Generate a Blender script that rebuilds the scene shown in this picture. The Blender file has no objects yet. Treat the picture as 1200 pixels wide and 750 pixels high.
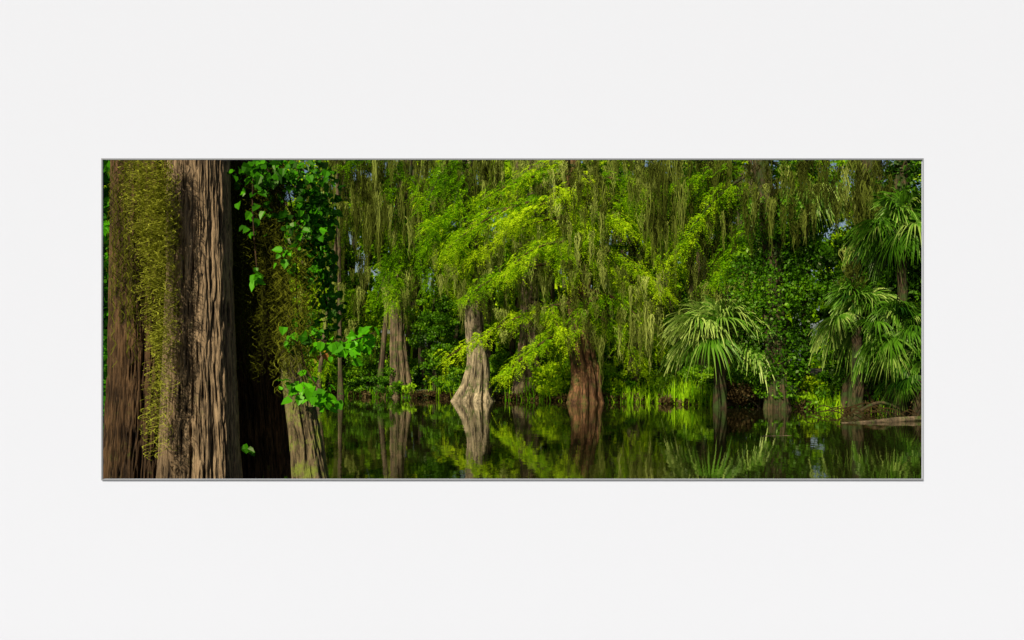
import bpy, math, numpy as np
from mathutils import Vector
R = np.random.default_rng(7)
scene = bpy.context.scene
scene.view_settings.view_transform = 'Standard'
scene.view_settings.look = 'None'
scene.view_settings.exposure = 0

# ------------------------------------------------------------------ image coordinates
# camera stands at the origin, eye 1.2 m above the water, looking +Y.
F = 1039.0; EYE = 1.2
def at(u, v, d):            # image pixel coordinates and a chosen depth -> world position
    return np.array([(u-600)/F*d, d, EYE+(430-v)/F*d])

# ------------------------------------------------------------------ materials
def new_mat(name):
    m = bpy.data.materials.new(name); m.use_nodes = True
    nt = m.node_tree; nt.nodes.clear()
    return m, nt, nt.nodes.new('ShaderNodeOutputMaterial')
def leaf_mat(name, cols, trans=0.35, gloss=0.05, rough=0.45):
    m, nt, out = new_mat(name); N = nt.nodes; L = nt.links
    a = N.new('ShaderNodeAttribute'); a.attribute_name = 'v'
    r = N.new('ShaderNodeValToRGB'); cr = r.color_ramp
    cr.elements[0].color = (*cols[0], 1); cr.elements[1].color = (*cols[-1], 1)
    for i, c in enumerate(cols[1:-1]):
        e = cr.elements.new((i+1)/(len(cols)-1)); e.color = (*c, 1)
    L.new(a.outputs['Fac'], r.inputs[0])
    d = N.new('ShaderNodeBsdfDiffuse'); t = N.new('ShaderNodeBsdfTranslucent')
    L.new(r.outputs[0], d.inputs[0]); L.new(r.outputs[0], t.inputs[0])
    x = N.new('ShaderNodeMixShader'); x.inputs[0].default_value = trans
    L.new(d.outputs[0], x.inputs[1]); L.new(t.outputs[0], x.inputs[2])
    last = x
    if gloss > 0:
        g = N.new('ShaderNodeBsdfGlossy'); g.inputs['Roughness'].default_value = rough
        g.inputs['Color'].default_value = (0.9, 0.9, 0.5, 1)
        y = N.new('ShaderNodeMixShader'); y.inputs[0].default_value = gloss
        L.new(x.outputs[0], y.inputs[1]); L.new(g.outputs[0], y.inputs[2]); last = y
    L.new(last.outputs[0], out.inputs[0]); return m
def bark_mat(name, cd, cl, sc=6.0, mossc=None, mosslevel=0.5, bump=.02, vs=.45, msc=3.5):
    m, nt, out = new_mat(name); N = nt.nodes; L = nt.links
    tc = N.new('ShaderNodeTexCoord'); mp = N.new('ShaderNodeMapping')
    mp.inputs['Scale'].default_value = (sc*4, sc*4, sc*vs)
    L.new(tc.outputs['Object'], mp.inputs[0])
    n = N.new('ShaderNodeTexNoise'); n.inputs['Scale'].default_value = 1.6; n.inputs['Detail'].default_value = 9
    n.inputs['Roughness'].default_value = 0.75; n.inputs['Distortion'].default_value = .5
    L.new(mp.outputs[0], n.inputs['Vector'])
    a = N.new('ShaderNodeAttribute'); a.attribute_name = 'v'
    add = N.new('ShaderNodeMath'); add.operation = 'MULTIPLY_ADD'
    L.new(a.outputs['Fac'], add.inputs[0]); add.inputs[1].default_value = 0.65
    sub = N.new('ShaderNodeMath'); sub.operation = 'MULTIPLY_ADD'; sub.inputs[1].default_value = 3.0; sub.inputs[2].default_value = -1.32
    L.new(n.outputs['Fac'], sub.inputs[0]); L.new(sub.outputs[0], add.inputs[2])
    r = N.new('ShaderNodeValToRGB'); cr = r.color_ramp
    cr.elements[0].color = (*cd, 1); cr.elements[0].position = 0.12
    cr.elements[1].color = (*cl, 1); cr.elements[1].position = 1.0
    e = cr.elements.new(.5); e.color = tuple(.7*np.array(cd)+.3*np.array(cl))+(1,)
    L.new(add.outputs[0], r.inputs[0])
    n3 = N.new('ShaderNodeTexNoise'); n3.inputs['Scale'].default_value = 1.6; n3.inputs['Detail'].default_value = 5
    L.new(tc.outputs['Object'], n3.inputs['Vector'])
    m3 = N.new('ShaderNodeMapRange'); m3.inputs['From Min'].default_value = .3; m3.inputs['From Max'].default_value = .7
    m3.inputs['To Min'].default_value = .45; m3.inputs['To Max'].default_value = 1.3; L.new(n3.outputs['Fac'], m3.inputs[0])
    vm = N.new('ShaderNodeVectorMath'); vm.operation = 'SCALE'; L.new(r.outputs[0], vm.inputs[0]); L.new(m3.outputs[0], vm.inputs['Scale'])
    colout = vm.outputs[0]
    if mossc:
        n2 = N.new('ShaderNodeTexNoise'); n2.inputs['Scale'].default_value = msc; n2.inputs['Detail'].default_value = 9; n2.inputs['Roughness'].default_value = .75
        L.new(tc.outputs['Object'], n2.inputs['Vector'])
        rr = N.new('ShaderNodeMapRange'); rr.inputs['From Min'].default_value = mosslevel; rr.inputs['From Max'].default_value = mosslevel+0.12
        L.new(n2.outputs['Fac'], rr.inputs[0])
        mx = N.new('ShaderNodeMixRGB'); L.new(rr.outputs[0], mx.inputs[0]); L.new(colout, mx.inputs[1])
        mx.inputs[2].default_value = (*mossc, 1); colout = mx.outputs[0]
    p = N.new('ShaderNodeBsdfPrincipled'); p.inputs['Roughness'].default_value = 0.85
    p.inputs['Specular IOR Level'].default_value = 0.2
    L.new(colout, p.inputs['Base Color'])
    b = N.new('ShaderNodeBump'); b.inputs['Strength'].default_value = 1.0; b.inputs['Distance'].default_value = bump
    L.new(n.outputs['Fac'], b.inputs['Height']); L.new(b.outputs[0], p.inputs['Normal'])
    L.new(p.outputs[0], out.inputs[0]); return m

M_lime  = leaf_mat('cypress_needles', [(0.02,0.07,0.002),(0.17,0.39,0.003),(0.58,0.78,0.012)], 0.4, 0.0)
M_leaf  = leaf_mat('broad_leaves', [(0.010,0.042,0.002),(0.085,0.25,0.003),(0.32,0.55,0.008)], 0.35, 0.02)
M_back  = leaf_mat('background_leaves', [(0.014,0.042,0.002),(0.15,0.34,0.003),(0.56,0.76,0.015)], 0.38, 0.0)
M_vine  = leaf_mat('vine_leaves', [(0.008,0.05,0.001),(0.045,0.22,0.002),(0.13,0.54,0.005)], 0.4, 0.015, 0.4)
M_autumn= leaf_mat('yellowing_leaves', [(0.35,0.12,0.01),(0.5,0.35,0.02),(0.35,0.40,0.03)], 0.35, 0.04)
M_palm  = leaf_mat('palm_leaf', [(0.012,0.06,0.003),(0.10,0.26,0.009),(0.48,0.60,0.12)], 0.3, 0.03, 0.4)
M_reed  = leaf_mat('reed_blades', [(0.03,0.09,0.002),(0.13,0.36,0.004),(0.42,0.70,0.012)], 0.4, 0.0)
M_moss  = leaf_mat('spanish_moss_fibre', [(0.024,0.028,0.004),(0.125,0.155,0.018),(0.44,0.50,0.10)], 0.3, 0.0)
M_mossn = leaf_mat('spanish_moss_fresh', [(0.03,0.032,0.005),(0.16,0.17,0.012),(0.54,0.56,0.06)], 0.25, 0.0)
M_litter= leaf_mat('leaf_litter_bits', [(0.02,0.014,0.006),(0.07,0.045,0.015),(0.15,0.11,0.04)], 0.1, 0.0)
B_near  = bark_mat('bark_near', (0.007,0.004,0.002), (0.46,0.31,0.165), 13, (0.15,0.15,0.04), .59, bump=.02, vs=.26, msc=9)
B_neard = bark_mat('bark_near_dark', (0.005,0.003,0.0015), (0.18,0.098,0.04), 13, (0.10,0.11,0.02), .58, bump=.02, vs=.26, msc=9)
B_lich  = bark_mat('bark_lichen', (0.012,0.009,0.004), (0.26,0.19,0.09), 9, (0.21,0.25,0.035), 0.47, bump=.015, vs=.3, msc=7)
B_pale  = bark_mat('bark_pale', (0.012,0.008,0.004), (0.46,0.36,0.20), 3.6, (0.06,0.09,0.013), 0.52, vs=.14)
B_paled = bark_mat('bark_grey_brown', (0.012,0.008,0.004), (0.27,0.19,0.10), 3.4, (0.06,0.09,0.013), 0.5, vs=.15)
B_red   = bark_mat('bark_red', (0.008,0.004,0.002), (0.28,0.135,0.055), 3.6, (0.06,0.08,0.012), 0.5, vs=.14)
B_dark  = bark_mat('bark_dark', (0.008,0.006,0.003), (0.12,0.08,0.035), 3.4, (0.035,0.06,0.010), 0.46, vs=.18)

# ------------------------------------------------------------------ mesh helpers
def empty(name):
    e = bpy.data.objects.new(name, None); scene.collection.objects.link(e); return e
def raw_mesh(name, V, Fq, mat, tone=None, parent=None, smooth=False):
    V = np.ascontiguousarray(V, dtype=np.float32); Fq = np.ascontiguousarray(Fq, dtype=np.int32)
    k = Fq.shape[1]
    me = bpy.data.meshes.new(name)
    me.vertices.add(len(V)); me.vertices.foreach_set('co', V.ravel())
    me.loops.add(Fq.size); me.loops.foreach_set('vertex_index', Fq.ravel())
    me.polygons.add(len(Fq)); me.polygons.foreach_set('loop_start', np.arange(0, Fq.size, k, dtype=np.int32))
    me.update(calc_edges=True)
    me.polygons.foreach_set('use_smooth', np.full(len(Fq), bool(smooth)))
    if tone is not None:
        if len(tone) == len(Fq): at_ = me.attributes.new('v', 'FLOAT', 'FACE')
        else: at_ = me.attributes.new('v', 'FLOAT', 'POINT')
        at_.data.foreach_set('value', np.ascontiguousarray(tone, dtype=np.float32))
    me.materials.append(mat)
    ob = bpy.data.objects.new(name, me); scene.collection.objects.link(ob)
    if parent: ob.parent = parent
    return ob
def unit(a): return a/np.maximum(np.linalg.norm(a, axis=-1, keepdims=True), 1e-9)
class Q:
    def __init__(s): s.v = []; s.t = []
    def add(s, v, t): s.v.append(v.reshape(-1, 4, 3)); s.t.append(np.clip(t.reshape(-1), 0, 1))
    def build(s, name, mat, parent=None):
        V = np.concatenate(s.v); T = np.concatenate(s.t)
        return raw_mesh(name, V.reshape(-1, 3), np.arange(len(V)*4).reshape(-1, 4), mat, T, parent)
def leaves(q, C, size, tone, aspect=0.5, bias=None):
    n = len(C); d = R.normal(size=(n, 3))
    if bias is not None: d = d + np.asarray(bias)
    d = unit(d); s = unit(np.cross(d, R.normal(size=(n, 3))))
    l = (size*R.uniform(0.6, 1.3, n))[:, None]; w = l*aspect
    q.add(np.stack([C-d*l*.5, C+s*w*.5-d*l*0.08, C+d*l*.5, C-s*w*.5-d*l*0.08], 1), tone)
def foliage(q, c, rad, nsub, nleaf, rsub, lsize, tone, tvar=0.15, aspect=0.5, bias=(0,0,-0.5), flat=0.6):
    c = np.asarray(c, float); rad = np.asarray(rad, float)
    u = unit(R.normal(size=(nsub, 3)))*(R.uniform(0, 1, nsub)**0.45)[:, None]
    S = c+u*rad; st = tone+R.normal(0, tvar, nsub)
    rs = rsub*R.uniform(0.55, 1.3, nsub)
    k = unit(R.normal(size=(nsub, nleaf, 3)))*(R.uniform(0.15, 1, (nsub, nleaf))**0.6)[..., None]
    P = S[:, None]+k*rs[:, None, None]*np.array([1, 1, flat])
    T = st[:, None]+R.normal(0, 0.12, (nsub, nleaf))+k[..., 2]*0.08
    leaves(q, P.reshape(-1, 3), lsize, T.reshape(-1), aspect, bias)
def ribbons(q, A, length, width, tone, seg=6, wob=0.03, freq=2.0, taper=True, lean=None):
    """hanging fibres from anchors A"""
    n = len(A); L = np.broadcast_to(length, (n,)); t = np.linspace(0, 1, seg+1)
    ph = R.uniform(0, 6.28, (n, 4)); fr = R.uniform(0.6, 1.5, (n, 2))*freq
    z = -t[None]*L[:, None]
    ox = wob*(np.sin(ph[:, :1]+t*fr[:, :1]*6.28)-np.sin(ph[:, :1]))
    oy = wob*(np.sin(ph[:, 1:2]+t*fr[:, 1:]*6.28)-np.sin(ph[:, 1:2]))
    P = A[:, None]+np.stack([ox, oy, z], -1)
    if lean is not None: P = P+(t[None, :, None]**1)*np.asarray(lean)[:, None]
    ang = R.uniform(-0.9, 0.9, n); s = np.stack([np.cos(ang), np.sin(ang), np.zeros(n)], -1)
    w = width*R.uniform(0.6, 1.4, n)[:, None]*((1-0.8*t) if taper else np.ones_like(t))[None]
    a = P-s[:, None]*w[..., None]/2; b = P+s[:, None]*w[..., None]/2
    q.add(np.stack([a[:, :-1], b[:, :-1], b[:, 1:], a[:, 1:]], 2), np.repeat(tone+R.normal(0, .1, n), seg))
def moss(q, A, length, tone=0.5, per=22, rad=0.10, width=0.022, tv=0.15):
    """beards of spanish moss: bundles hanging from anchors"""
    A = np.asarray(A, float); n = len(A); L = np.broadcast_to(length, (n,))
    rr = rad*R.uniform(0.4, 1.8, n)
    off = R.normal(size=(n, per, 3))*rr[:, None, None]*np.array([1, .8, 0.4])*0.6
    B = (A[:, None]+off)
    fall = np.exp(-((off[..., 0]/np.maximum(rr[:, None], 1e-3))**2)*0.9)
    LL = L[:, None]*fall*R.uniform(0.35, 1.05, (n, per))
    st = R.uniform(0, 0.5, (n, per))**2*L[:, None]; B[..., 2] -= st*0.6
    T = tone+R.normal(0, tv, n)[:, None]+np.zeros((n, per))
    lean = -off*np.array([0.7, 0.7, 0])
    ribbons(q, B.reshape(-1, 3), LL.reshape(-1), width, T.reshape(-1), 5, 0.035, 1.6, True, lean.reshape(-1, 3))
def vnoise(u, v, nu, seed):
    g = np.random.default_rng(seed); nv = int(np.max(v))+3
    G = g.uniform(0, 1, (nu, nv)); iu = np.floor(u).astype(int); iv = np.floor(v).astype(int)
    fu = u-iu; fv = v-iv; fu = fu*fu*(3-2*fu); fv = fv*fv*(3-2*fv)
    a = G[iu % nu, iv]; b = G[(iu+1) % nu, iv]; c = G[iu % nu, iv+1]; d = G[(iu+1) % nu, iv+1]
    return (a*(1-fu)+b*fu)*(1-fv)+(c*(1-fu)+d*fu)*fv
def smooth_path(P, n):
    P = np.asarray(P, float); m = len(P); t = np.linspace(0, m-1, n); out = []
    for x in t:
        i = min(int(x), m-2); f = x-i
        p0 = P[max(i-1, 0)]; p1 = P[i]; p2 = P[i+1]; p3 = P[min(i+2, m-1)]
        out.append(0.5*((2*p1)+(-p0+p2)*f+(2*p0-5*p1+4*p2-p3)*f*f+(-p0+3*p1-3*p2+p3)*f**3))
    return np.array(out)
def tube(name, path, mat, nth=20, n=30, flute=0.0, nfl=7, ridge=0.0, rw=0.05, rl=0.35, parent=None, seed=1, fbase=1.0):
    """path rows: x,y,z,r ; flutes fade with height"""
    S = smooth_path(path, n); P = S[:, :3]; r = np.maximum(S[:, 3], 0.002)
    T = unit(np.gradient(P, axis=0)); ref = np.array([0, 1.0, 0.02])
    vert = abs(T[:, 2]).mean() > 0.8
    if not vert: ref = np.array([0, 0, 1.0])
    X = unit(np.cross(np.broadcast_to(ref, T.shape), T)); Y = np.cross(T, X)
    th = np.linspace(0, 2*np.pi, nth, endpoint=False)
    s = np.concatenate([[0], np.cumsum(np.linalg.norm(np.diff(P, axis=0), axis=1))])
    g = np.random.default_rng(seed); ph = g.uniform(0, 6.28, 4)
    TH, SS = np.meshgrid(th, s)
    rr = np.repeat(r[:, None], nth, 1)
    fade = fbase*np.exp(-SS/1.6)+0.25
    tw = 0.15*np.sin(SS*0.7+ph[2])
    rr = rr*(1+flute*fade*(np.abs(np.sin((TH+tw)*nfl/2+ph[0]))*1.2-0.6+0.35*np.sin(TH*3+ph[1])))
    tone = np.full(rr.shape, 0.5)
    if ridge > 0:
        nu = max(6, int(2*np.pi*np.mean(r)/rw))
        U = TH/(2*np.pi)
        w = vnoise(U*8, SS/0.7+0.5, 8, seed+5)*1.4+vnoise(U*nu/2, SS/(rl*.9)+.3, max(nu//2,1), seed+6)*0.9
        a = vnoise(np.mod(U*nu+w, nu), SS/(rl*1.2)+.2, nu, seed+1); a = 1-np.abs(2*a-1)
        b = vnoise(np.mod(U*nu*2+w*2, nu*2), SS/(rl*.6)+.2, nu*2, seed+2); b = 1-np.abs(2*b-1)
        c = vnoise(U*nu*4, SS/(rl*.3)+.2, nu*4, seed+3)
        h = 0.44*a+0.34*b+0.22*c
        h = np.clip((h-.25)/.5, 0, 1)**.8
        rr = rr+ridge*(h-0.5); tone = h
    V = P[:, None]+X[:, None]*(np.cos(TH)*rr)[..., None]+Y[:, None]*(np.sin(TH)*rr)[..., None]
    i = np.arange(n-1)[:, None]*nth; j = np.arange(nth)[None]; j2 = (j+1) % nth
    Fq = np.stack([i+j, i+j2, i+nth+j2, i+nth+j], -1).reshape(-1, 4)
    return raw_mesh(name, V.reshape(-1, 3), Fq, mat, tone.reshape(-1), parent, True)
def curve(p0, p1, p2, n):
    t = np.linspace(0, 1, n)[:, None]
    return (1-t)**2*p0+2*t*(1-t)*p1+t*t*p2

# ------------------------------------------------------------------ ground + water
bx = [-60, -12, -7, 0, 3, 7.5, 9.0, 12, 60]; by = [42, 39, 36.5, 32.2, 30.6, 27.5, 24.2, 22, 20]
def bank_y(x): return np.interp(x, bx, by)+0.45*np.sin(x*1.7)+0.28*np.sin(x*4.1+1)+.15*np.sin(x*9.3)
def near_y(x): return np.interp(x, [-60, -4, -1.6, -0.3, 60], [9.5, 9.0, 8.3, 6.4, 6.0])+0.15*np.sin(x*3.1)
def ground_z(x, y):
    fb = np.clip((y-bank_y(x))/1.2, -1, 1); nb = np.clip((near_y(x)-y)/1.0, -1, 1)
    k = np.maximum(fb, nb)
    z = np.where(k > 0, k*0.22, k*0.9)
    z = z+np.where(k > 0.3, 0.08*np.sin(x*1.3+y*0.7)*np.sin(y*0.9-x*.3), 0)*(y > 10)
    z = z+np.clip((y-bank_y(x)-4)/30, 0, 1)*0.8*(y > 10)
    return z
gx = np.concatenate([np.linspace(-600, -45, 12), np.linspace(-40, 40, 321), np.linspace(45, 600, 12)])
gy = np.concatenate([np.linspace(-600, -12, 12), np.linspace(-10, 60, 281), np.linspace(66, 900, 14)])
GX, GY = np.meshgrid(gx, gy); GZ = ground_z(GX, GY)+R.normal(0, 0.012, GX.shape)*(GY > 4)
GZ = np.where(GY < 4.0, 0.18, GZ)
nx = len(gx); i = np.arange(len(gy)-1)[:, None]*nx; j = np.arange(nx-1)[None]
Fg = np.stack([i+j, i+j+1, i+nx+j+1, i+nx+j], -1).reshape(-1, 4)
mg, nt, out = new_mat('forest_floor'); N = nt.nodes; L = nt.links
tc = N.new('ShaderNodeTexCoord'); n1 = N.new('ShaderNodeTexNoise'); n1.inputs['Scale'].default_value = 1.3; n1.inputs['Detail'].default_value = 9
L.new(tc.outputs['Object'], n1.inputs['Vector'])
r = N.new('ShaderNodeValToRGB'); cr = r.color_ramp
cr.elements[0].color = (0.02, 0.014, 0.007, 1); cr.elements[0].position = .35
cr.elements[1].color = (0.04, 0.085, 0.012, 1); cr.elements[1].position = .65
e = cr.elements.new(.5); e.color = (0.055, 0.04, 0.018, 1)
L.new(n1.outputs['Fac'], r.inputs[0])
p = N.new('ShaderNodeBsdfPrincipled'); p.inputs['Roughness'].default_value = .95
b = N.new('ShaderNodeBump'); b.inputs['Strength'].default_value = .6; b.inputs['Distance'].default_value = .05
L.new(n1.outputs['Fac'], b.inputs['Height']); L.new(b.outputs[0], p.inputs['Normal'])
L.new(r.outputs[0], p.inputs['Base Color']); L.new(p.outputs[0], out.inputs[0])
raw_mesh('ground', np.stack([GX, GY, GZ], -1).reshape(-1, 3), Fg, mg, smooth=True)

mw, nt, out = new_mat('swamp_water'); N = nt.nodes; L = nt.links
p = N.new('ShaderNodeBsdfPrincipled'); p.inputs['Base Color'].default_value = (0.014, 0.013, 0.003, 1)
p.inputs['Roughness'].default_value = 0.025; p.inputs['IOR'].default_value = 1.38
tc = N.new('ShaderNodeTexCoord'); mp = N.new('ShaderNodeMapping'); mp.inputs['Scale'].default_value = (1.0, 0.5, 1)
n1 = N.new('ShaderNodeTexNoise'); n1.inputs['Scale'].default_value = 3.0; n1.inputs['Detail'].default_value = 4
b = N.new('ShaderNodeBump'); b.inputs['Strength'].default_value = 0.11; b.inputs['Distance'].default_value = 0.02
L.new(tc.outputs['Object'], mp.inputs[0]); L.new(mp.outputs[0], n1.inputs['Vector'])
L.new(n1.outputs['Fac'], b.inputs['Height']); L.new(b.outputs[0], p.inputs['Normal']); L.new(p.outputs[0], out.inputs[0])
raw_mesh('water', [(-60, 5.2, 0), (60, 5.2, 0), (60, 44, 0), (-60, 44, 0)], [(0, 1, 2, 3)], mw)

# ------------------------------------------------------------------ white gallery wall with panoramic opening
WY = 3.0; WT = 3.15
o0 = at(121, 561, WY); o1 = at(1080, 187.5, WY)
X0, X1, Z0, Z1 = o0[0], o1[0], o0[2], o1[2]
def ring(x0, x1, z0, z1, y): return [(x0, y, z0), (x1, y, z0), (x1, y, z1), (x0, y, z1)]
TH_ = 0.06
V = ring(-6, 6, 0.0, WT, WY)+ring(X0, X1, Z0, Z1, WY)+ring(-6, 6, 0.0, WT, WY+TH_)+ring(X0-.05, X1+.05, Z0-.05, Z1+.05, WY+TH_)
Fw = []
for k in range(4):
    k2 = (k+1) % 4
    Fw += [(k, k2, 4+k2, 4+k), (8+k2, 8+k, 12+k, 12+k2), (k2, k, 8+k, 8+k2), (4+k, 4+k2, 12+k2, 12+k)]
mwall, nt, out = new_mat('white_plaster'); N = nt.nodes; L = nt.links
p = N.new('ShaderNodeBsdfPrincipled'); p.inputs['Base Color'].default_value = (0.552, 0.586, 0.676, 1); p.inputs['Roughness'].default_value = .9
p.inputs['Specular IOR Level'].default_value = 0.1
n1 = N.new('ShaderNodeTexNoise'); n1.inputs['Scale'].default_value = 90; tc = N.new('ShaderNodeTexCoord')
L.new(tc.outputs['Object'], n1.inputs['Vector'])
b = N.new('ShaderNodeBump'); b.inputs['Strength'].default_value = .03; b.inputs['Distance'].default_value = .002
L.new(n1.outputs['Fac'], b.inputs['Height']); L.new(b.outputs[0], p.inputs['Normal']); L.new(p.outputs[0], out.inputs[0])
wall = raw_mesh('white_wall', V, Fw, mwall)
mr, nt, out = new_mat('edge_shadow_grey'); p = nt.nodes.new('ShaderNodeBsdfPrincipled'); p.inputs['Base Color'].default_value = (0.20, 0.215, 0.24, 1)  # added strip; its grey imitates the thin soft shadow around the opening
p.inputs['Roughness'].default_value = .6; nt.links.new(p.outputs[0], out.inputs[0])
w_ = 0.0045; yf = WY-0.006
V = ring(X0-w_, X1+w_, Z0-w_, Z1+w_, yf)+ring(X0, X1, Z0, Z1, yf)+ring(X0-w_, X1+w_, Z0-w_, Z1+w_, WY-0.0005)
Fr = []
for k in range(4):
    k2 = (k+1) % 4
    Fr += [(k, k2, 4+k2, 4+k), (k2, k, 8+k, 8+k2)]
raw_mesh('edge_shadow_strip', V, Fr, mr, parent=wall)
mp_, nt, out = new_mat('pale_bounce'); N = nt.nodes; L = nt.links  # unseen pale ground sheet, added to bounce neutral light onto the wall
p = N.new('ShaderNodeBsdfPrincipled'); p.inputs['Roughness'].default_value = .9
n1 = N.new('ShaderNodeTexNoise'); n1.inputs['Scale'].default_value = 40; r = N.new('ShaderNodeValToRGB')
r.color_ramp.elements[0].color = (.18, .18, .175, 1); r.color_ramp.elements[1].color = (.28, .28, .27, 1)
L.new(n1.outputs['Fac'], r.inputs[0]); L.new(r.outputs[0], p.inputs['Base Color']); L.new(p.outputs[0], out.inputs[0])
raw_mesh('bounce_ground', [(-9, -9, .20), (9, -9, .20), (9, 2.95, .20), (-9, 2.95, .20)], [(0, 1, 2, 3)], mp_)

# ------------------------------------------------------------------ near cypress, left
def stem(name, rows, mat, parent, seed, D, dense=520, nth=480, flute=.12, nfl=11, ridge=.036, rw=.022, rl=.26):
    path = []
    for row in rows:
        v, uc, hw = row[:3]; d_ = row[3] if len(row) > 3 else D
        q_ = at(uc, v, d_); path.append((q_[0], q_[1], q_[2], hw/F*d_))
    return tube(name, path, mat, nth, dense, flute, nfl, ridge, rw, rl, parent, seed)
t1 = empty('cypress_tree')
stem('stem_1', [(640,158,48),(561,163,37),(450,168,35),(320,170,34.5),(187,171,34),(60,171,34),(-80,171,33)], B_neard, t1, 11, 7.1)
stem('stem_2', [(640,236,56),(561,236,43),(470,235,39),(350,235,35),(187,234,32),(60,234,31),(-80,234,30)], B_near, t1, 23, 6.9)
t2 = empty('cypress_tree')
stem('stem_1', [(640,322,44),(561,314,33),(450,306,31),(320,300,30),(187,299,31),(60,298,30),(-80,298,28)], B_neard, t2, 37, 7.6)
stem('stem_2', [(640,376,24,7.25),(561,364,18,7.25),(500,356,15.5,7.3),(440,345,13,7.4),(360,328,12,7.55),(187,305,12,7.65),(0,300,10,7.65)], B_lich, t2, 41, 7.25, nth=240)
def upper_tree(parent, x, y, z0, r0, zt, spread, nb, mat, tone, nsub=60, leafm=M_leaf, seed=3):
    g = np.random.default_rng(seed)
    tube('upper_trunk', [(x, y, z0, r0), (x+.1, y+.1, (z0+zt)/2, r0*.7), (x, y, zt, r0*.25)], mat, 14, 14, parent=parent, seed=seed)
    q = Q()
    for k in range(nb):
        a = k*2.4+g.uniform(0, .6); zz = z0+(zt-z0)*(.1+.8*k/nb); l = spread*(1-.5*k/nb)
        e_ = (x+math.cos(a)*l, y+math.sin(a)*l, zz+.5)
        tube('limb_%d' % k, [(x, y, zz, r0*.35), (x+math.cos(a)*l*.5, y+math.sin(a)*l*.5, zz+.6, r0*.22), (*e_, .03)], mat, 8, 8, parent=parent, seed=k)
        foliage(q, e_, (1.2, 1.2, .7), nsub//nb, 160, .5, .15, tone)
    q.build('crown', leafm, parent)
upper_tree(t1, at(234, 0, 6.9)[0], 6.9, at(0, -80, 6.9)[2]-.1, .21, 10.5, 2.4, 7, B_near, .4, seed=5)
upper_tree(t2, at(298, 0, 7.6)[0], 7.6, at(0, -80, 7.6)[2]-.1, .2, 10.5, 2.2, 6, B_near, .4, seed=6)

# fresh curly moss on the front trunk
q = Q()
def curly(q, u0, u1, v0, v1, D, n, tone, lmin, lmax, wob=.02, freq=6, width=.005):
    U = R.uniform(u0, u1, n); Vv = R.uniform(v0, v1, n)
    A = np.stack([(U-600)/F*D, D+R.uniform(-.12, .05, n), EYE+(430-Vv)/F*D], -1)
    Ln = R.uniform(lmin, lmax, n)
    ribbons(q, A, Ln, width, np.full(n, tone), 16, wob, freq, False)
curly(q, 160, 206, 150, 250, 6.52, 110, .62, .2, .55, .03, 4)
curly(q, 173, 203, 240, 380, 6.50, 65, .62, .2, .45, .03, 4)
curly(q, 182, 198, 370, 490, 6.48, 26, .64, .12, .3, .03, 3)
for c_, w_u, va, vb, n in [(180,20,170,290,280),(190,11,190,400,280),(188,8,380,525,150),(158,9,170,240,50),(176,7,250,340,70),(196,6,300,450,80)]:
    curly(q, c_-w_u, c_+w_u, va, vb, 6.49, n, .84, .04, .12, .035, 1.6, .0055)
curly(q, 134, 162, 150, 320, 6.7, 100, .24, .3, .8)
q.build('spanish_moss', M_mossn, t1)
q = Q()
curly(q, 270, 335, 130, 330, 7.20, 360, .08, .3, .9)
curly(q, 325, 365, 260, 390, 7.0, 150, .40, .3, .6, .03, 4)
curly(q, 275, 362, 200, 430, 7.1, 500, .3, .06, .15, .025, 2.0)
q.build('spanish_moss', M_mossn, t2)

# broad-leaf vine
def big_leaves(q, C, size, tone, face=(-.2, -1, .5)):
    n = len(C); nrm = unit(R.normal(size=(n, 3))*.65+np.asarray(face)); d = unit(np.cross(nrm, np.cross(R.normal(size=(n, 3))*.7+np.array([0, 0, -1]), nrm)))
    s = np.cross(d, nrm); l = (size*R.uniform(.45, 1.25, n))[:, None]; up = nrm*l*.14
    for sg in (1, -1):
        q.add(np.stack([C, C+sg*s*l*.40+d*l*.10+up, C+sg*s*l*.36+d*l*.52+up, C+d*l], 1), tone)
v1 = empty('climbing_vine'); q = Q()
def vine_patch(u, v, D, ru, rv, n, size, tone, tv=.15):
    a = R.normal(size=(n, 3)); a = unit(a)*(R.uniform(0, 1, n)**.6)[:, None]
    C = at(u, v, D)+a*np.array([ru/F*D, .35, rv/F*D]); big_leaves(q, C, size, tone+R.normal(0, tv, n))
vine_patch(330,205,6.95,66,26,300,.068,.32,.25); vine_patch(362,258,7.1,34,38,280,.068,.38,.25); vine_patch(374,312,7.3,20,42,170,.068,.38,.2)
vine_patch(300,250,6.9,22,26,20,.07,.4); vine_patch(302,322,6.9,12,10,9,.085,.75); vine_patch(340,300,7.0,18,16,34,.075,.75)
vine_patch(406,405,7.0,38,19,44,.095,.85,.16); vine_patch(430,393,7.0,16,12,12,.10,.9,.08); vine_patch(372,462,7.0,30,20,36,.09,.82,.16)
vine_patch(355,395,7.0,28,24,40,.08,.6,.2); vine_patch(345,450,7.0,15,12,16,.085,.8); vine_patch(292,525,6.9,8,7,5,.06,.35)
vine_patch(385,355,8.0,16,45,90,.075,.4,.2); vine_patch(376,235,8.2,26,48,180,.08,.36,.25)
q.build('leaves', M_vine, v1)
q = Q(); vine_patch(382,412,7.1,12,20,10,.06,.45,.3); q.build('yellowed_leaves', M_autumn, v1)
for k, pts in enumerate([[(320,150,7.2),(345,260,7.2),(352,380,7.05),(400,400,7.0),(438,390,7.0)], [(350,380,7.05),(358,430,7.0),(385,470,7.0)],
                         [(290,150,7.1),(330,230,7.0),(370,300,7.2),(385,370,8.0)], [(300,150,7.0),(296,240,7.0),(302,325,7.0)]]):
    tube('stem_%d' % k, [(*at(*p_), .006) for p_ in pts], B_neard, 6, 24, parent=v1)
q = Q()
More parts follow.
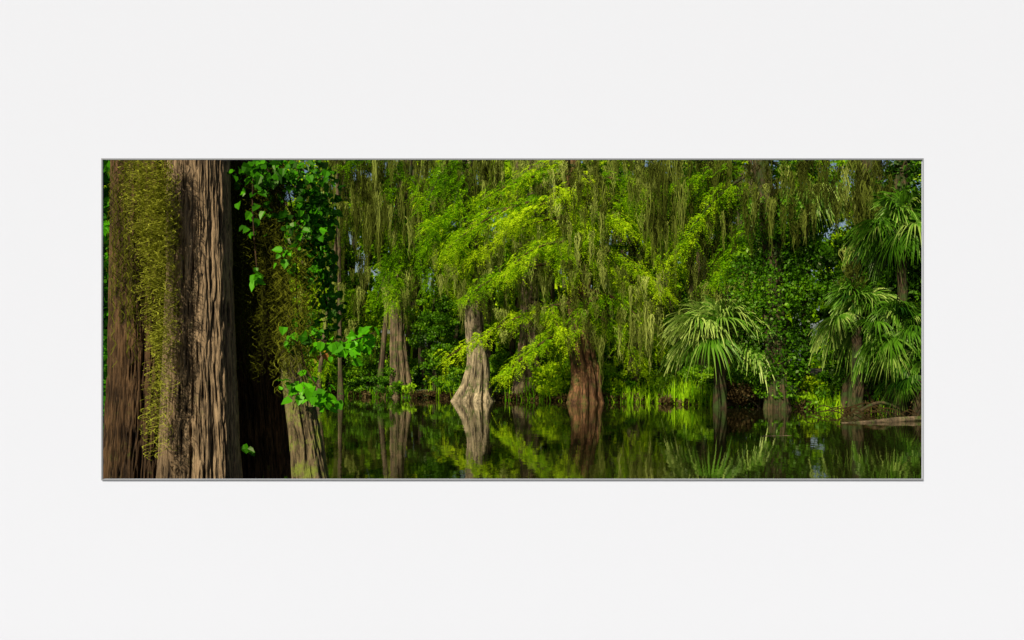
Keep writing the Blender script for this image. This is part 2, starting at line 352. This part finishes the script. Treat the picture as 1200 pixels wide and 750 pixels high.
for u, v, D in [(118,300,9),(114,380,9),(114,460,8.6),(118,230,9.4),(118,190,9.4),(100,300,9),(60,350,9),(40,250,10),(118,535,8.2),(70,480,8.6)]:
    foliage(q, at(u, v, D), (.35, .4, .45), 16, 70, .2, .10, .65, aspect=.6)
q.build('undergrowth', M_vine)

# ------------------------------------------------------------------ mid-distance cypresses
def buttress_tree(rows, D, mat, seed, flute=.34, nfl=9):
    t = empty('cypress_tree'); path = []
    for v, uc, hw in rows:
        a = at(uc, v, D); path.append((a[0], a[1], a[2], hw/F*D))
    tube('trunk', path, mat, 180, 200, flute, nfl, .055, .07, .8, t, seed)
    return t
T465 = buttress_tree([(475,470,26),(462,470,16),(445,469,11),(400,466,8),(340,466,6.5),(270,471,5),(187,474,4.5),(90,476,4),(0,476,2)], 35.5, B_paled, 51)
T555 = buttress_tree([(482,557,32),(468,557,21),(450,559,15),(425,561,11.5),(400,558,10),(350,554,9),(300,552,8.5),(240,552,8),(187,548,7),(80,545,5),(0,545,3)], 31.2, B_pale, 61)
T620 = buttress_tree([(475,619,26),(460,619,17),(430,619,12.5),(390,620,10),(330,622,9),(250,625,8.5),(187,630,8),(80,630,6),(0,630,3)], 33.0, B_paled, 71)
T683 = buttress_tree([(486,685,26),(468,685,18),(440,686,15),(400,680,13.5),(340,679,12.5),(290,681,11),(240,676,9),(187,670,7),(80,664,5),(0,660,3)], 29.6, B_red, 81, .32)
T910 = buttress_tree([(492,912,20),(478,912,13),(430,910,11),(380,908,11),(300,905,10),(230,898,9),(187,892,8),(80,890,7),(0,890,3)], 25.2, B_dark, 91, .3)
T1000 = buttress_tree([(500,1002,26),(485,1002,17),(430,1003,13),(380,1003,11),(300,1008,10),(230,1014,9),(187,1018,8),(80,1016,7),(0,1016,3)], 24.5, B_dark, 101, .3)
T1050 = buttress_tree([(500,1052,24),(488,1052,16),(430,1050,13),(380,1048,11),(300,1052,9),(187,1058,7),(60,1056,5)], 23.5, B_dark, 103, .3)
T400 = buttress_tree([(470,402,12),(450,402,8),(380,404,6),(280,400,5.5),(187,405,5),(60,405,3)], 38.5, B_dark, 107)
T742 = buttress_tree([(476,742,14),(455,742,8),(380,746,6),(280,742,5),(187,750,5),(60,752,3)], 32.5, B_paled, 109)

def sprays(q, B, D, Ln, tone, K=22, leaf=.11, w=.30):
    n = len(B); t = np.linspace(.05, 1, K)[None, :, None]
    P = B[:, None]+D[:, None]*t*Ln[:, None, None]; P[..., 2] -= .35*t[..., 0]**2*Ln[:, None]
    s = unit(np.cross(D, np.array([0, 0, 1.0])+R.normal(0, .35, (n, 3))))
    sg = np.where(np.arange(K) % 2 == 0, 1, -1)[None, :, None]
    d = unit(D[:, None]*.6+s[:, None]*sg+R.normal(0, .2, (n, K, 3))+np.array([0, 0, -.25]))
    l = (leaf*(1.1-.6*t))*R.uniform(.7, 1.2, (n, K, 1)); nrm = unit(np.cross(d, R.normal(size=(n, K, 3))))
    m = P+d*l*.5
    T = np.repeat((tone+R.normal(0, .12, n))[:, None], K, 1)+R.normal(0, .05, (n, K))
    q.add(np.stack([P, m+nrm*l*w*.5, P+d*l, m-nrm*l*w*.5], 2), T)
def bough(q, parent, pts, D, tone, ntw=170, dy=0, mat=B_red, idx=0, wood=True, thick=.09):
    a, b_, c = [at(p_[0], p_[1], D+dd) for p_, dd in zip(pts, (0, dy*.5, dy))]
    if wood:
        C = curve(a, b_, c, 10); rad = np.linspace(.06, .010, 10)
        tube('bough_%d' % idx, np.concatenate([C, rad[:, None]], 1), mat, 7, 14, parent=parent)
    t = R.uniform(.15, 1.02, ntw)**.8; tt = t[:, None]
    P = (1-tt)**2*a+2*tt*(1-tt)*b_+tt*tt*c
    tan = unit(2*(1-tt)*(b_-a)+2*tt*(c-b_))
    P = P+R.normal(size=(ntw, 3))*np.array([.22, .38, thick])*(1.1-t[:, None]*.5)
    D_ = unit(tan*.7+R.normal(size=(ntw, 3))*np.array([.6, .8, .18])+np.array([0, -.25, -.10]))
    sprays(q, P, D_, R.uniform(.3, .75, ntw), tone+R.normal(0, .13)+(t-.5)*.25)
def rand_boughs(q, parent, u, v0, v1, D, sp, n, tone, ntw, i0=100, mat=B_dark):
    for k in range(n):
        v = v0+(v1-v0)*(k+R.uniform(0, 1))/n; du = R.uniform(-1, 1)*sp; dv = R.uniform(10, 60)
        bough(q, parent, ((u, v), (u+du*.5, v-R.uniform(0, 25)), (u+du, v+dv)), D, tone+R.normal(0, .1), ntw, R.uniform(-2.4, .3), mat, i0+k)
q = Q()
boughs = [((680,235),(600,222),(526,290),.75),((680,255),(615,250),(552,305),.8),((685,235),(750,240),(785,330),.68),((690,285),(740,300),(782,350),.85),
 ((680,285),(625,275),(590,325),.7),((682,340),(735,340),(770,405),.66),((675,355),(620,355),(522,420),.8),((675,385),(640,390),(590,440),.55),
 ((690,365),(720,375),(752,432),.6),((680,205),(620,195),(560,238),.78),((665,255),(700,240),(735,268),.82),
 ((690,310),(720,310),(748,360),.7),((690,215),(720,195),(765,235),.6),((640,310),(590,310),(545,350),.55),
 ((690,250),(660,250),(625,295),.92),((690,240),(640,225),(590,262),.92),((600,245),(560,240),(522,300),.88),((680,225),(650,212),(690,262),.85),((700,235),(740,225),(760,275),.75),
 ((660,270),(690,262),(700,310),.8),((660,290),(650,280),(668,330),.75),((700,350),(690,345),(672,392),.6),((650,360),(640,355),(662,400),.65)]
for k, (a, b_, c, tn) in enumerate(boughs):
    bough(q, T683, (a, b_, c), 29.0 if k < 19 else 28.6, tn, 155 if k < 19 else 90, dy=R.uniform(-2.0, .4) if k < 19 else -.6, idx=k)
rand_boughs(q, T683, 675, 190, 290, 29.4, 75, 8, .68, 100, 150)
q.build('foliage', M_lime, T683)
q = Q()
for k, (a, b_, c, tn) in enumerate([((625,215),(590,195),(540,235),.65),((625,260),(600,250),(560,285),.65),((622,350),(650,350),(660,420),.45)]):
    bough(q, T620, (a, b_, c), 32.2, tn, 120, dy=R.uniform(-1.5, .3), mat=B_dark, idx=k)
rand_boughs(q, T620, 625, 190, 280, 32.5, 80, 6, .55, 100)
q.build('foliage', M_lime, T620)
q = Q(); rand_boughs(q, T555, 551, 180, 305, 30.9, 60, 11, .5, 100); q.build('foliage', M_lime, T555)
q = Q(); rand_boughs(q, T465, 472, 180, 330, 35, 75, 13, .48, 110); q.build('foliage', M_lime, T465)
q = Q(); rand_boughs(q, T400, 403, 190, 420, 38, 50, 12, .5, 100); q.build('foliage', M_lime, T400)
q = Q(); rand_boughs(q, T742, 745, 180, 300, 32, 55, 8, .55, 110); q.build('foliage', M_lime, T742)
q = Q()
for k, (a, b_, c, tn) in enumerate([((895,200),(850,180),(800,250),.55),((900,230),(860,220),(815,290),.5),((900,260),(870,262),(840,330),.5),((895,190),(920,185),(945,240),.38),((890,210),(830,190),(770,230),.6),((890,200),(840,215),(790,300),.6)]):
    bough(q, T910, (a, b_, c), 26, tn, 170, dy=R.uniform(-.5, 2.5), mat=B_dark, idx=k)
q.build('foliage', M_lime, T910)

def canopy(parent, lst, tone, leaf=.15, mat=M_leaf, nl=150):
    q = Q()
    for u, v, D, ru, rv in lst:
        foliage(q, at(u, v, D), (ru/F*D, 1.4, rv/F*D), max(8, int(ru*rv/100)), nl, .48, leaf, tone, .2)
    q.build('crown', mat, parent)
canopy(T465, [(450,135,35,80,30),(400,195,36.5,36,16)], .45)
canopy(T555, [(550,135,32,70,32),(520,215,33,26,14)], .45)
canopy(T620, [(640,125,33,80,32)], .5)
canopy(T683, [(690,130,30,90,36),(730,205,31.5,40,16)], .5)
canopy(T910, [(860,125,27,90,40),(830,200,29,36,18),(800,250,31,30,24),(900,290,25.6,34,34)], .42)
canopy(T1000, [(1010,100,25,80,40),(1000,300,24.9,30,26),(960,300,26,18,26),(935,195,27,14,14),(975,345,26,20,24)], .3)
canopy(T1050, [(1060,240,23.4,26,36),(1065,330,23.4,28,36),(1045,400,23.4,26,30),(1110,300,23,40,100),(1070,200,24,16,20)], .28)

def ivy(q, u, v0, v1, D, ru, n, tone, s=.11):
    V_ = R.uniform(v0, v1, n); a = R.uniform(0, 6.28, n); rr = ru/F*D*R.uniform(.6, 1.6, n)*(1+.45*np.sin(V_/13.0+1)+.3*np.sin(a*2+V_/21.))
    C = np.stack([(u-600)/F*D+np.cos(a)*rr, D+np.sin(a)*rr, EYE+(430-V_)/F*D], -1)
    leaves(q, C, s, tone+R.normal(0, .14, n)+.15*np.sin(V_/17.), .7)
q = Q(); ivy(q, 908, 235, 466, 25.2, 20, 8500, .34, .10); ivy(q, 940, 280, 420, 25.6, 15, 2400, .28, .1); ivy(q, 880, 300, 400, 25.4, 16, 2600, .40, .1)
q.build('ivy', M_leaf, T910)
q = Q(); ivy(q, 1003, 330, 478, 24.5, 17, 5200, .24); ivy(q, 1014, 200, 330, 24.5, 11, 1800, .24); q.build('ivy', M_leaf, T1000)
q = Q(); ivy(q, 1052, 300, 485, 23.5, 20, 6000, .24); ivy(q, 1056, 190, 300, 23.5, 12, 2200, .24); q.build('ivy', M_leaf, T1050)

# ------------------------------------------------------------------ spanish moss beards
def beard(parent, lst, width=.022):
    q = Q()
    for u0, u1, v0, v1, D, n, l0, l1, tn in lst:
        U = R.uniform(u0, u1, n); V_ = R.uniform(v0, v1, n); dd = D+R.uniform(-1.2, 1.2, n)
        A = np.stack([(U-600)/F*dd, dd, EYE+(430-V_)/F*dd], -1)
        moss(q, A, R.uniform(l0, l1, n)*R.uniform(.6, 1, n), tn, 18, .12, width, .22)
    q.build('spanish_moss', M_moss, parent)
beard(T400, [(360,440,165,260,35,100,.7,2.6,.36),(375,440,280,400,36,44,.5,1.5,.42)])
beard(T465, [(430,520,165,270,34,140,.7,2.8,.38),(448,484,308,345,34.8,38,.8,2.0,.92),(480,530,270,330,34,30,.5,1.4,.5)])
beard(T555, [(520,590,165,230,30.6,85,.7,2.2,.40),(538,574,300,360,30.3,34,.6,1.5,.62),(515,545,290,330,30,18,.4,1.2,.6)])
beard(T620, [(565,650,260,330,29.8,85,.5,1.7,.72),(600,670,170,220,30.5,60,.6,1.6,.55)])
beard(T683, [(655,712,230,400,28.0,80,.5,1.6,.48),(725,778,310,390,28.2,56,.6,1.9,.72),(690,780,170,250,28.6,70,.6,1.9,.5),(580,655,350,400,28.4,30,.4,1.0,.6),(640,700,180,240,28,36,.5,1.4,.55)])
beard(T742, [(725,775,180,300,31,50,.7,2.2,.48),(775,800,330,380,30,14,.5,1.2,.5)])
beard(T910, [(755,865,175,270,26.8,105,.6,2.4,.28),(800,850,280,340,27.5,24,.5,1.6,.35),(870,945,185,260,24.4,54,.6,1.7,.28)])
beard(T1000, [(940,1045,180,240,24,60,.5,1.5,.26),(1000,1030,180,260,23.8,26,.6,1.8,.32),(985,1020,290,350,24,14,.5,1.5,.3)])

# ------------------------------------------------------------------ fan palms
def fan(q, hub, d, radius, tone, nseg=44, spread=2.2):
    """one costapalmate frond: pleated blades radiating around direction d"""
    d = unit(np.asarray(d, float)); s = unit(np.cross(d, [0, 0, 1.0])+R.normal(0, .15, 3)); nrm = np.cross(s, d)
    a = np.linspace(-spread, spread, nseg)+R.normal(0, .025, nseg)
    dirs = unit(d*np.cos(a)[:, None]+s*np.sin(a)[:, None]*1.0)
    t = np.array([0, .25, .5, .7, .85, 1.0]); L_ = radius*R.uniform(.78, 1.08, nseg)*(.75+.25*np.cos(a*.7))
    P = hub+dirs[:, None]*(t[None, :, None]*L_[:, None, None])
    P[..., 2] -= (.5*t**2.6)[None]*L_[:, None]*R.uniform(.5, 1.7, nseg)[:, None]
    P = P+nrm*(.10*np.sin(t*2.5)*radius)[None, :, None]
    w = np.array([.15, .8, .9, .55, .3, .03])*radius*.056
    side = unit(np.cross(dirs, nrm))
    A = P-side[:, None]*w[None, :, None]*.5; B = P+side[:, None]*w[None, :, None]*.5
    tilt = nrm*radius*.014
    A = A+tilt; B = B-tilt
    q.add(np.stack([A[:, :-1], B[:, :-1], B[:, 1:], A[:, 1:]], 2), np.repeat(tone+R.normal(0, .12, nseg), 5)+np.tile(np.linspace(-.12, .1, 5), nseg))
def fan_palm(u, v, D, radius, nf, tone, base_v=None, trunk=.16, pet=.9, squash=.75, droop=.15, elmin=-.55):
    t = empty('fan_palm'); c = at(u, v, D); q = Q()
    if base_v is not None:
        b0 = at(u+2, base_v, D); tube('trunk', [(b0[0], D, b0[2]-.4, trunk*1.2), (b0[0], D, (b0[2]+c[2])/2, trunk), (c[0], c[1], c[2], trunk*.9)], B_dark, 24, 40, .05, 5, .04, .1, .2, t)
    for k in range(nf):
        az = k*2.399+R.uniform(-.3, .3); el = R.uniform(elmin, 1.15) if k > 2 else 1.2
        d = np.array([math.cos(az)*math.cos(el), math.sin(az)*math.cos(el)*squash, math.sin(el)])
        pl = pet*R.uniform(.7, 1.15); hub = c+d*pl+np.array([0, 0, -.1*pl])
        pp = curve(c, c+d*pl*.6+np.array([0, 0, .05]), hub, 6)
        tube('petiole_%d' % k, np.concatenate([pp, np.linspace(.022, .012, 6)[:, None]], 1), M_palm, 5, 6, parent=t)
        d2 = d+np.array([0, -.1, -droop-.25*math.cos(el)])
        fan(q, hub, d2, radius*R.uniform(.75, 1.1), tone+R.normal(0, .18))
    q.build('fronds', M_palm, t); return t
fan_palm(842, 396, 25.8, 1.2, 26, .72, 470, pet=.85, elmin=-.35, squash=.9)
fan_palm(1003, 368, 23.2, .85, 26, .46, 480, trunk=.12, pet=.6, elmin=-.9)
fan_palm(1052, 388, 22.4, .8, 22, .36, 480, trunk=.12, pet=.55, elmin=-.9)
fan_palm(942, 228, 27, 1.0, 24, .46, 470, trunk=.12, pet=.65)
fan_palm(1056, 265, 22.6, .85, 26, .38, 480, trunk=.11, pet=.6, elmin=-.9)
fan_palm(1025, 330, 25.5, .85, 20, .32, 480, trunk=.11, pet=.6)
fan_palm(1074, 440, 22.0, .75, 14, .30, 482, trunk=.1, pet=.5)
fan_palm(1024, 436, 24.2, .7, 12, .26, 482, trunk=.1, pet=.45)
fan_palm(820, 232, 31, .8, 12, .5, 470, pet=.6)
fan_palm(1120, 360, 24, .9, 14, .4, 480, pet=.6)

# ------------------------------------------------------------------ shrubs and banks
def shrub(u, v, D, ru, rv, n, tone, leaf=.11, mat=M_leaf, nl=170, name='shrub'):
    t = empty(name); q = Q()
    foliage(q, at(u, v, D), (ru/F*D, ru/F*D*.8, rv/F*D), n, nl, .32, leaf, tone, .15)
    q.build('leaves', mat, t); b0 = at(u, v, D); gz = float(ground_z(b0[0], D))
    for k in range(4):
        e_ = b0+R.normal(size=3)*np.array([.3, .3, .2])
        tube('stem_%d' % k, [(b0[0]+.1*k, D, gz-.1, .03), (b0[0], D, (gz+b0[2])/2, .025), (*e_, .012)], B_dark, 6, 8, parent=t)
shrub(508,385,34.6,28,55,64,.45)
shrub(430,425,37,28,32,45,.55); shrub(385,430,37.5,30,30,36,.55); shrub(360,400,37,26,40,36,.55)
shrub(590,435,33.6,20,22,24,.55); shrub(650,445,31.6,26,18,26,.65,mat=M_lime)
shrub(715,450,31,20,16,20,.6,mat=M_lime); shrub(775,425,32,22,28,28,.7,mat=M_lime); shrub(950,456,27,18,14,18,.8,mat=M_lime)
shrub(640,400,33.9,30,35,36,.5); shrub(820,380,31,40,36,44,.55); shrub(730,420,34,30,30,30,.6)
shrub(866,460,26.2,24,12,18,.45,mat=M_litter); shrub(890,445,26,16,18,18,.5)
shrub(1080,430,24,30,50,40,.3); shrub(980,440,25.6,14,20,16,.45)
def blades(q, X_, Y_, h, w, tone, lean=.25):
    n = len(X_); Z_ = ground_z(X_, Y_)-.03; Z_ = np.maximum(Z_, -.15)
    B = np.stack([X_, Y_, Z_], -1); H = h*R.uniform(.35, 1.2, n); a = R.uniform(0, 6.28, n)
    le = np.stack([np.cos(a), np.sin(a), 0*a], -1)*(H*lean*R.uniform(.1, 1, n))[:, None]
    s = np.stack([np.cos(a+1.57+R.normal(0, .6, n)), np.sin(a+1.57), 0*a], -1)*w/2
    up = np.array([0, 0, 1.0]); p1 = B+up*H[:, None]*.55+le*.3; p2 = B+up*H[:, None]+le
    T = tone+R.normal(0, .16, n)
    q.add(np.stack([B-s, B+s, p1+s*.8, p1-s*.8], 1), T); q.add(np.stack([p1-s*.8, p1+s*.8, p2+s*.08, p2-s*.08], 1), T+.08)
q = Q()
for u, D, n, h, tn in [(528,33.6,220,.9,.8),(545,33,80,.5,.5),(617,31.9,110,.7,.5),(640,31.2,180,.5,.55),(655,30.8,110,.75,.6),(715,30.2,80,.45,.4),(755,29.6,200,.5,.8),(790,29,340,.8,.85),(820,28.6,190,.6,.7),
                       (590,32.4,80,.45,.5),(845,28.2,100,.45,.4),(935,26.2,120,.45,.7),(965,25.2,220,.45,.95),(440,36.5,90,.4,.4),(410,37,80,.4,.4)]:
    x0 = (u-600)/F*D; X_ = x0+R.normal(0, .42, n); Y_ = bank_y(X_)+R.normal(.2, .35, n)
    blades(q, X_, Y_, h, .038, tn, .45)
q.build('reeds', M_reed)
q = Q(); n = 15000; X_ = R.uniform(-17, 16, n); Y_ = bank_y(X_)+R.exponential(1.6, n)-.1
keep = vnoise(X_*.9+30, Y_*.6, 60, 5) > .5
blades(q, X_[keep], Y_[keep], .2, .03, .3, .7); q.build('grass', M_reed)
q = Q(); n = 9000; X_ = R.uniform(-7, -.4, n); Y_ = near_y(X_)-R.exponential(.8, n)+.1
blades(q, X_, Y_, .10, .012, .3, .6); q.build('grass', M_reed)
q = Q(); ql = Q()
for k in range(270):
    x = R.uniform(-16, 15); y = bank_y(x)+R.uniform(-.1, 4.5); z = ground_z(x, y)
    if .325 < x/y < .365 and k % 2: continue
    foliage(q, (x, y, z+R.uniform(.1, .9)), (.6, .5, .34), 5, 85, .26, .12, R.uniform(.05, .95), .18)
    if k % 3 == 0:
        foliage(ql, (x, bank_y(x)+.1, .1), (.7, .3, .12), 5, 60, .25, .12, .4, .3)
q.build('undergrowth', M_leaf); ql.build('leaf_litter', M_litter)

def log(pts, r, mat=B_dark, name='fallen_log'):
    P = [(*at(u, v, d_), r if k < len(pts)-1 else r*.4) for k, (u, v, d_) in enumerate(pts)]
    tube(name, P, mat, 24, 50, .12, 4, .02, .05, .3)
log([(822,517,15.2),(860,516,15.3),(900,513.5,15.4),(928,512,15.5)], .04, B_paled)
log([(985,499,19.0),(1020,496,19.2),(1060,492,19.6),(1100,489,20)], .065, B_paled)
log([(1000,486,22),(1030,472,22),(1056,480,22)], .035, B_dark)
log([(850,474,26.3),(890,470,26.4),(925,476,26.3)], .07, B_dark)
log([(925,487,23.3),(960,489,22.5),(1000,493,21.6)], .05, B_dark)
kn = empty('cypress_knees')
for k in range(56):
    u, D, h = [(470,35,.25),(557,31,.3),(619,32.6,.25),(685,29.4,.3),(912,25,.35),(1002,24.2,.35),(1052,23.3,.4)][k % 7]
    x = (u-600)/F*D+R.normal(0, .7); y = D+R.uniform(-.6, .5); h = h*R.uniform(.5, 1.5); z = min(float(ground_z(x, y)), 0.05)-.1
    tube('knee_%d' % k, [(x, y, z, .09), (x+.02, y, z+.1+h*.5, .05), (x+R.normal(0, .04), y, z+.1+h, .015)], B_red if k % 2 else B_dark, 10, 8, parent=kn)
q = Q()
for k in range(34):
    u = R.uniform(940, 1085); D = R.uniform(20.5, 24); x = (u-600)/F*D; z = R.uniform(.0, .2)
    a = R.uniform(-1, 1); ln = R.uniform(.4, 1.2)
    A = np.array([x, D, z]); t_ = np.linspace(0, 1, 6)[:, None]
    P = A+np.array([math.cos(a), math.sin(a)*.4, 0])*ln*t_+np.array([0, 0, 1])*(.2*np.sin(t_*3.1)-.2*t_)
    w = np.array([0, 0, .012]); q.add(np.stack([P[:-1]-w, P[1:]-w, P[1:]+w, P[:-1]+w], 1), np.full(5, R.uniform(.0, .4)))
q.build('exposed_roots', M_litter)
q = Q(); n = 2600; X_ = R.uniform(-7, 11, n); Y_ = 9+R.exponential(7, n); k_ = (Y_ < bank_y(X_)-.1)&(vnoise(X_*.8+20, Y_*.5, 50, 8) > .6)
X_, Y_ = X_[k_], Y_[k_]; n = len(X_); a = R.uniform(0, 6.28, n); s = R.uniform(.012, .035, n)
C = np.stack([X_, Y_, np.full(n, .006)], -1); d = np.stack([np.cos(a), np.sin(a), 0*a], -1)*s[:, None]; e_ = np.stack([-np.sin(a), np.cos(a), 0*a], -1)*s[:, None]*.6
q.add(np.stack([C-d, C-e_, C+d, C+e_], 1), R.uniform(.1, 1, n)); q.build('floating_leaves', M_litter)

# ------------------------------------------------------------------ background forest mass
bg = empty('background_trees'); q = Q()
gaps = [(905,930,150,212,14),(1026,1050,150,236,14),(402,456,150,212,12),(950,970,392,424,20)]
nsub = 1300
U = R.uniform(40, 1170, nsub); V_ = 478-R.uniform(0, 1, nsub)*330; DD = R.uniform(37, 52, nsub)
keep = np.ones(nsub, bool)
for a, b_, c, d, mg_ in gaps: keep &= ~((U > a-mg_) & (U < b_+mg_) & (V_ > c-mg_) & (V_ < d+mg_*.4))
U, V_, DD = U[keep], V_[keep], DD[keep]
big = vnoise(U/60, V_/45, 40, 99)*.65+vnoise(U/22, V_/22, 60, 98)*.35
for u, v, D, bt in zip(U, V_, DD, big):
    z = at(u, v, D)
    if z[2] < .3: z[2] = .3
    foliage(q, z, (.9, .9, .6), 5, 40, .5, .24, -.14+1.5*bt-(.2 if u > 880 else 0), .1)
q.build('leaf_mass', M_back, bg)
for k in range(60):
    u = R.uniform(330, 1040); D = R.uniform(35.5, 46); x = (u-600)/F*D; h = R.uniform(12, 15); r0 = R.uniform(.05, .17); ln = R.normal(0, .6)
    if .32 < x/D < .37: continue
    tube('trunk_%d' % k, [(x, D, 0, r0*1.8), (x+ln*.1, D, 1.5, r0), (x+ln+R.normal(0, .2), D, h*.6, r0*.8), (x+ln*1.5, D, h, r0*.3)], B_paled if k % 2 == 0 else B_dark, 12, 20, .1, 5, parent=bg, seed=k)
q = Q(); n = 420; U = R.uniform(340, 920, n); V_ = R.uniform(160, 350, n); DD = R.uniform(35.5, 40, n)
moss(q, np.stack([(U-600)/F*DD, DD, EYE+(430-V_)/F*DD], -1), R.uniform(.6, 2.8, n), .5, 16, .16, .030, .25)
q.build('hanging_moss', M_moss, bg)
q = Q()
for k in range(420):
    x = R.uniform(-70, 70); y = R.uniform(62, 80); top = 16 if x < 17 else 12.0
    if .33 < x/y < .365: top = .8
    foliage(q, (x, y, R.uniform(0, top)), (2.2, 2, 1.8 if top > 2 else .6), 6, 48, 1.3 if top > 2 else .6, .75, R.uniform(.2, .95), .1)
for k in range(100):
    x = R.uniform(-26, 24); y = R.uniform(54, 60)
    if .305 < x/y < .39: continue
    foliage(q, (x, y, R.uniform(0, 6)), (2, 1.5, 1.5), 6, 48, 1.2, .6, R.uniform(.0, .5), .1)
q.build('distant_trees', M_back)
q = Q()
for k in range(130):
    s_ = -1 if k % 2 else 1; x = s_*R.uniform(24, 40); y = R.uniform(6, 60)
    if .30 < x/y < .42: continue
    foliage(q, (x, y, R.uniform(.3, 10)), (2, 2, 1.6), 5, 50, 1.1, .6, R.uniform(.15, .5), .08)
q.build('woodland_edge', M_back)

# ------------------------------------------------------------------ light
EL, AZ = math.radians(36), math.radians(206)   # azimuth from +Y, clockwise
w = bpy.data.worlds.new('World'); scene.world = w; w.use_nodes = True
nt = w.node_tree; sky = nt.nodes.new('ShaderNodeTexSky'); sky.sky_type = 'NISHITA'; sky.sun_disc = False
sky.sun_elevation = EL; sky.sun_rotation = AZ; sky.air_density = 1.0; sky.dust_density = 2.5; sky.ozone_density = 1.0
bgn = nt.nodes['Background']; bgn.inputs['Strength'].default_value = 0.07; nt.links.new(sky.outputs[0], bgn.inputs[0])
sd = Vector((math.sin(AZ)*math.cos(EL), math.cos(AZ)*math.cos(EL), math.sin(EL)))
sl = bpy.data.lights.new('sun', 'SUN'); sl.energy = 5.0; sl.angle = math.radians(.6); sl.color = (1, .93, .78)
so = bpy.data.objects.new('sun', sl); scene.collection.objects.link(so); so.rotation_euler = sd.to_track_quat('Z', 'Y').to_euler()

cam = bpy.data.cameras.new('camera'); co = bpy.data.objects.new('camera', cam); scene.collection.objects.link(co)
co.location = (0, 0, EYE); co.rotation_euler = (math.radians(90), 0, 0)
cam.sensor_width = 36; cam.lens = 36*F/1200; cam.shift_y = 55/1200; cam.clip_start = .05; cam.clip_end = 2000
scene.camera = co
